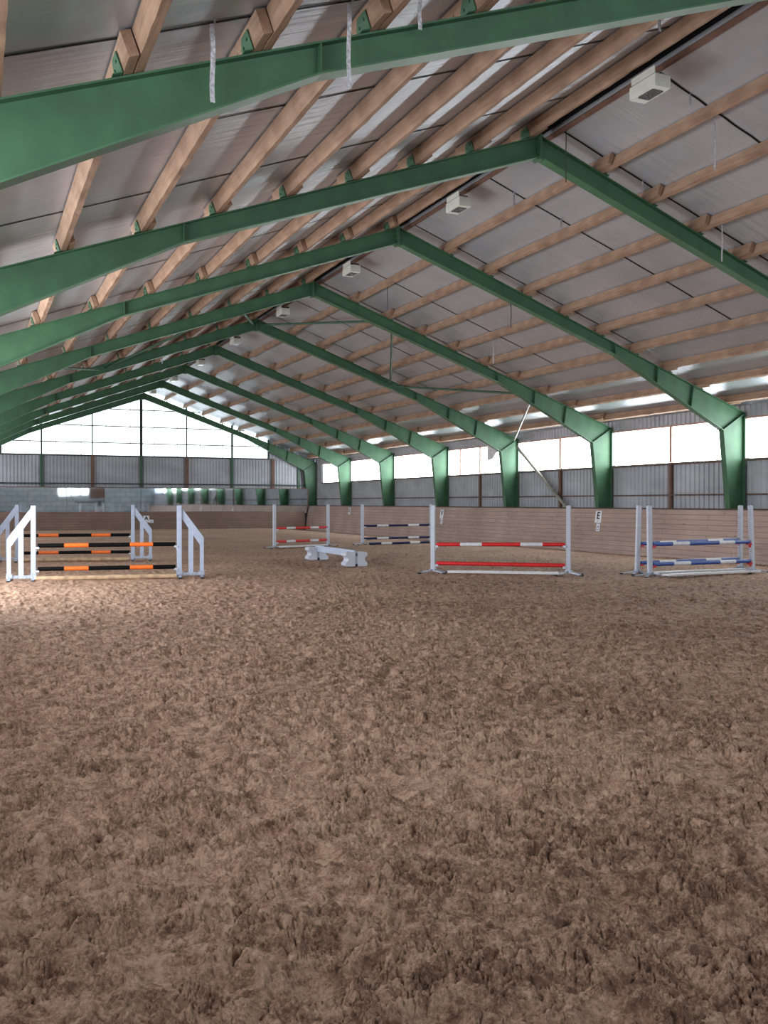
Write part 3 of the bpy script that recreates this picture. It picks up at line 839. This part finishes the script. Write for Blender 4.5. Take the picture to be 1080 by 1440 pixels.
# 1 front orange and black wing jump
Lv, Rv, d = jump((-8.49, 20.33), (-5.60, 19.92), [(.72, .72), (.24, .24)], 'wing',
     [(ob, BAND, 'upper black and orange pole on the nearer left wing jump'), (ob, BAND, 'lower black and orange pole on the nearer left wing jump')],
     'white wing stands', 'white slatted wing stand at the left end of the nearer orange jump', 'white slatted wing stand at the right end of the nearer orange jump')
off = Vector((-.02, -.10, 0))
pole(Lv+d*.04+off+Vector((0, 0, .05)), Rv-d*.05+off+Vector((0, 0, .05)), .05, [.03, .97], ('raw_wood', 'raw_wood', 'pole_white'), 'bare wooden ground pole under the nearer orange jump', 'bare ground poles', 'ground_pole')
# 2 orange and black wing jump behind
Lv, Rv, d = jump((-8.53, 27.02), (-5.56, 26.46), [(.71, .71), (.24, .24)], 'wing',
     [(ob, [.165, .345, .645, .82], 'upper black and orange pole on the farther left wing jump'), (ob, [.165, .345, .645, .82], 'lower black and orange pole on the farther left wing jump')],
     'white wing stands', 'white slatted wing stand at the left end of the farther orange jump', 'white slatted wing stand at the right end of the farther orange jump')
off = Vector((-.02, -.12, 0))
pole(Lv+d*.1+off+Vector((0, 0, .05)), Rv-d*.1+off+Vector((0, 0, .05)), .05, [], ('raw_wood',), 'bare wooden ground pole under the farther orange jump', 'bare ground poles', 'ground_pole')
rw = ('red', 'pole_white'); nw = ('navy', 'pole_white'); bw = ('blue', 'pole_white')
# 3 far red and white
jump((.09, 31.56), (2.41, 32.40), [(.70, .70), (.23, .23)], 'post',
     [(rw, BAND, 'upper red and white pole on the small far jump'), (rw, BAND, 'lower red and white pole on the small far jump')],
     'white post stands', 'white post stand at the left of the far red and white jump', 'white post stand at the right of the far red and white jump')
# 4 far navy and white
Lv, Rv, d = jump((3.97, 32.85), (7.16, 33.40), [(.72, .72), (.235, .235)], 'post',
     [(nw, BAND, 'upper navy and white pole on the far blue jump'), (nw, BAND, 'lower navy and white pole on the far blue jump')],
     'white post stands', 'white post stand at the left of the far navy jump', 'white post stand partly hidden behind the nearer red jump left post')
pole(Lv+d*.2+Vector((0, -.25, .045)), Rv-d*.2+Vector((0, -.25, .045)), .045, BAND, nw, 'navy and white pole lying on the sand under the far blue jump', 'poles of the jumps', 'ground_pole')
# 5 red jump, centre right
jump((-.04, 18.96), (2.43, 17.21), [(.655, .68), (.228, .217)], 'post',
     [(rw, [.19, .36, .66, .83], 'red pole with two white bands on the centre right jump'), (('red',), [], 'plain red lower pole on the centre right jump')],
     'white post stands', 'white post stand at the left of the centre right red jump', 'white post stand at the right of the centre right red jump')
# 6 blue double jump on the right
J6L = [(3.96, 16.77), (3.83, 16.18)]; J6R = [(7.08, 16.86), (6.80, 16.20)]
jump(J6L[0], J6R[0], [(.69, .73), (.26, .275)], 'post',
     [(bw, [.18, .345, .67, .83], 'upper blue and white pole of the back pair at right'), (bw, [.18, .345, .65, .81], 'lower blue and white pole of the back pair at right')],
     'white post stands', 'rear white post stand at the left of the blue double jump', 'rear white post stand at the right of the blue double jump, holes showing', tilts=(-.03, 0), red=True)
jump(J6L[1], J6R[1], [(.70, .71), (.265, .27)], 'post',
     [(bw, [.19, .36, .67, .835], 'upper blue and white pole of the front pair at right'), (bw, [.2, .37, .675, .84], 'lower blue and white pole of the front pair at right')],
     'white post stands', 'front white post stand at the left of the blue double jump', 'front white post stand at the right of the blue double jump', tilts=(.02, -.05), red=True)

def plank(p, q, w, lab, th=.035, m='pole_white', sag=0):
    p, q = Vector((*p, 0)), Vector((*q, 0)); L = (q-p).length; mb = MB(); n = 12
    vs = []
    for k in range(n+1):
        x = L*k/n; y = .03*math.sin(PI*k/n); z = .03 + sag*math.sin(PI*k/n)
        for yy, zz in ((-w/2, z), (w/2, z), (w/2, z+th), (-w/2, z+th)): vs.append((x, yy+y, zz))
    fs = []
    for k in range(n):
        a = 4*k; fs += [(a+i, a+4+i, a+4+(i+1) % 4, a+(i+1) % 4) for i in range(4)]
    fs += [(3, 2, 1, 0), (4*n, 4*n+1, 4*n+2, 4*n+3)]
    o = mb.add(vs, fs).build('ground_plank', M[m], None, p); o.rotation_euler.z = ang(p, q)
    tag(o, lab, 'plank', 'white planks lying on the sand')
plank((.16, 18.62), (2.18, 17.22), .14, 'white plank lying on the sand under the centre right red jump', .05)
plank((.25, 31.45), (2.3, 32.25), .14, 'white plank lying on the sand under the far red and white jump', .05)
plank((4.02, 15.92), (6.80, 16.05), .20, 'front white plank on the sand under the blue double jump')
plank((4.30, 16.58), (6.95, 16.62), .20, 'rear white plank on the sand under the blue double jump')

# cavaletti: white beam resting between two notched blocks
t = thing('cavaletti', 'low white cavaletti with a beam between two notched plastic blocks', 'cavaletti', (-.77, 23.35, 0), (0, 0, -.01))
def block_profile():
    pts = []
    # right half outline of an X shaped block, 0.58 wide, 0.36 high
    w, h = .29, .36
    right = [(.04, 0), (w-.03, 0), (w, .03), (w, .09), (w-.05, .13), (w-.075, .18), (w-.05, .23), (w, .27), (w, .33), (w-.03, h), (.035, h), (.035, h-.10)]
    return [(x, z) for x, z in right] + [(-x, z) for x, z in reversed(right)] + [(-.03, .05), (.03, .05)][::1]
bp = block_profile()
def blk(y):
    mb = MB()
    half = bp[:12]
    for s in (1, -1):
        q = [(s*x, z) for x, z in half]
        mb.prism(q, -.17, .17)
    mb.prism([(-.036, .05), (.036, .05), (.036, .262), (-.036, .262)], -.14, .14)
    return mb.build('block', M['white_plastic'], t, (0, y, .0))
blk(-1.45); blk(1.45)
s = MB(); s.box((0, 0, .315), (.066, 3.0, .17)); s.build('beam', M['white'], t, bevel=.006)
for y in (-1.45, 1.45):
    s = MB(); s.box((0, y-.135, .035), (.07, .02, .05)); s.build('socket', M['black_rubber'], t)

# ------------------------------------------------------------------ sky, camera
wld = bpy.data.worlds.new('sky'); scene.world = wld; wld.use_nodes = True
wld.node_tree.nodes['Background'].inputs[0].default_value = (.75, .85, 1, 1)
wld.node_tree.nodes['Background'].inputs[1].default_value = .6

cam = bpy.data.cameras.new('camera'); co = bpy.data.objects.new('camera', cam); COL.objects.link(co)
f, yaw, pit, rol = 1311.22, .4158, -.0098, .0006
cam.sensor_fit = 'VERTICAL'; cam.sensor_height = 36; cam.sensor_width = 27
cam.lens = f/1440*36; cam.clip_end = 300; cam.clip_start = .05
co.location = (-9.632, 0, 1.6)
fwd = Vector((math.sin(yaw)*math.cos(pit), math.cos(yaw)*math.cos(pit), math.sin(pit)))
q = fwd.to_track_quat('-Z', 'Y')
co.rotation_mode = 'QUATERNION'; co.rotation_quaternion = q @ Euler((0, 0, rol)).to_quaternion()
scene.camera = co

scene.view_settings.view_transform = 'Standard'
scene.view_settings.look = 'None'
scene.view_settings.exposure = 1.38
scene.view_settings.gamma = 1.0
cy = scene.cycles
cy.use_denoising = True
try: cy.denoiser = 'OPENIMAGEDENOISE'
except Exception: pass
wld.cycles.sampling_method = 'NONE'
cy.max_bounces = 8; cy.diffuse_bounces = 6; cy.glossy_bounces = 4
cy.sample_clamp_indirect = 6
cy.caustics_reflective = False; cy.caustics_refractive = False
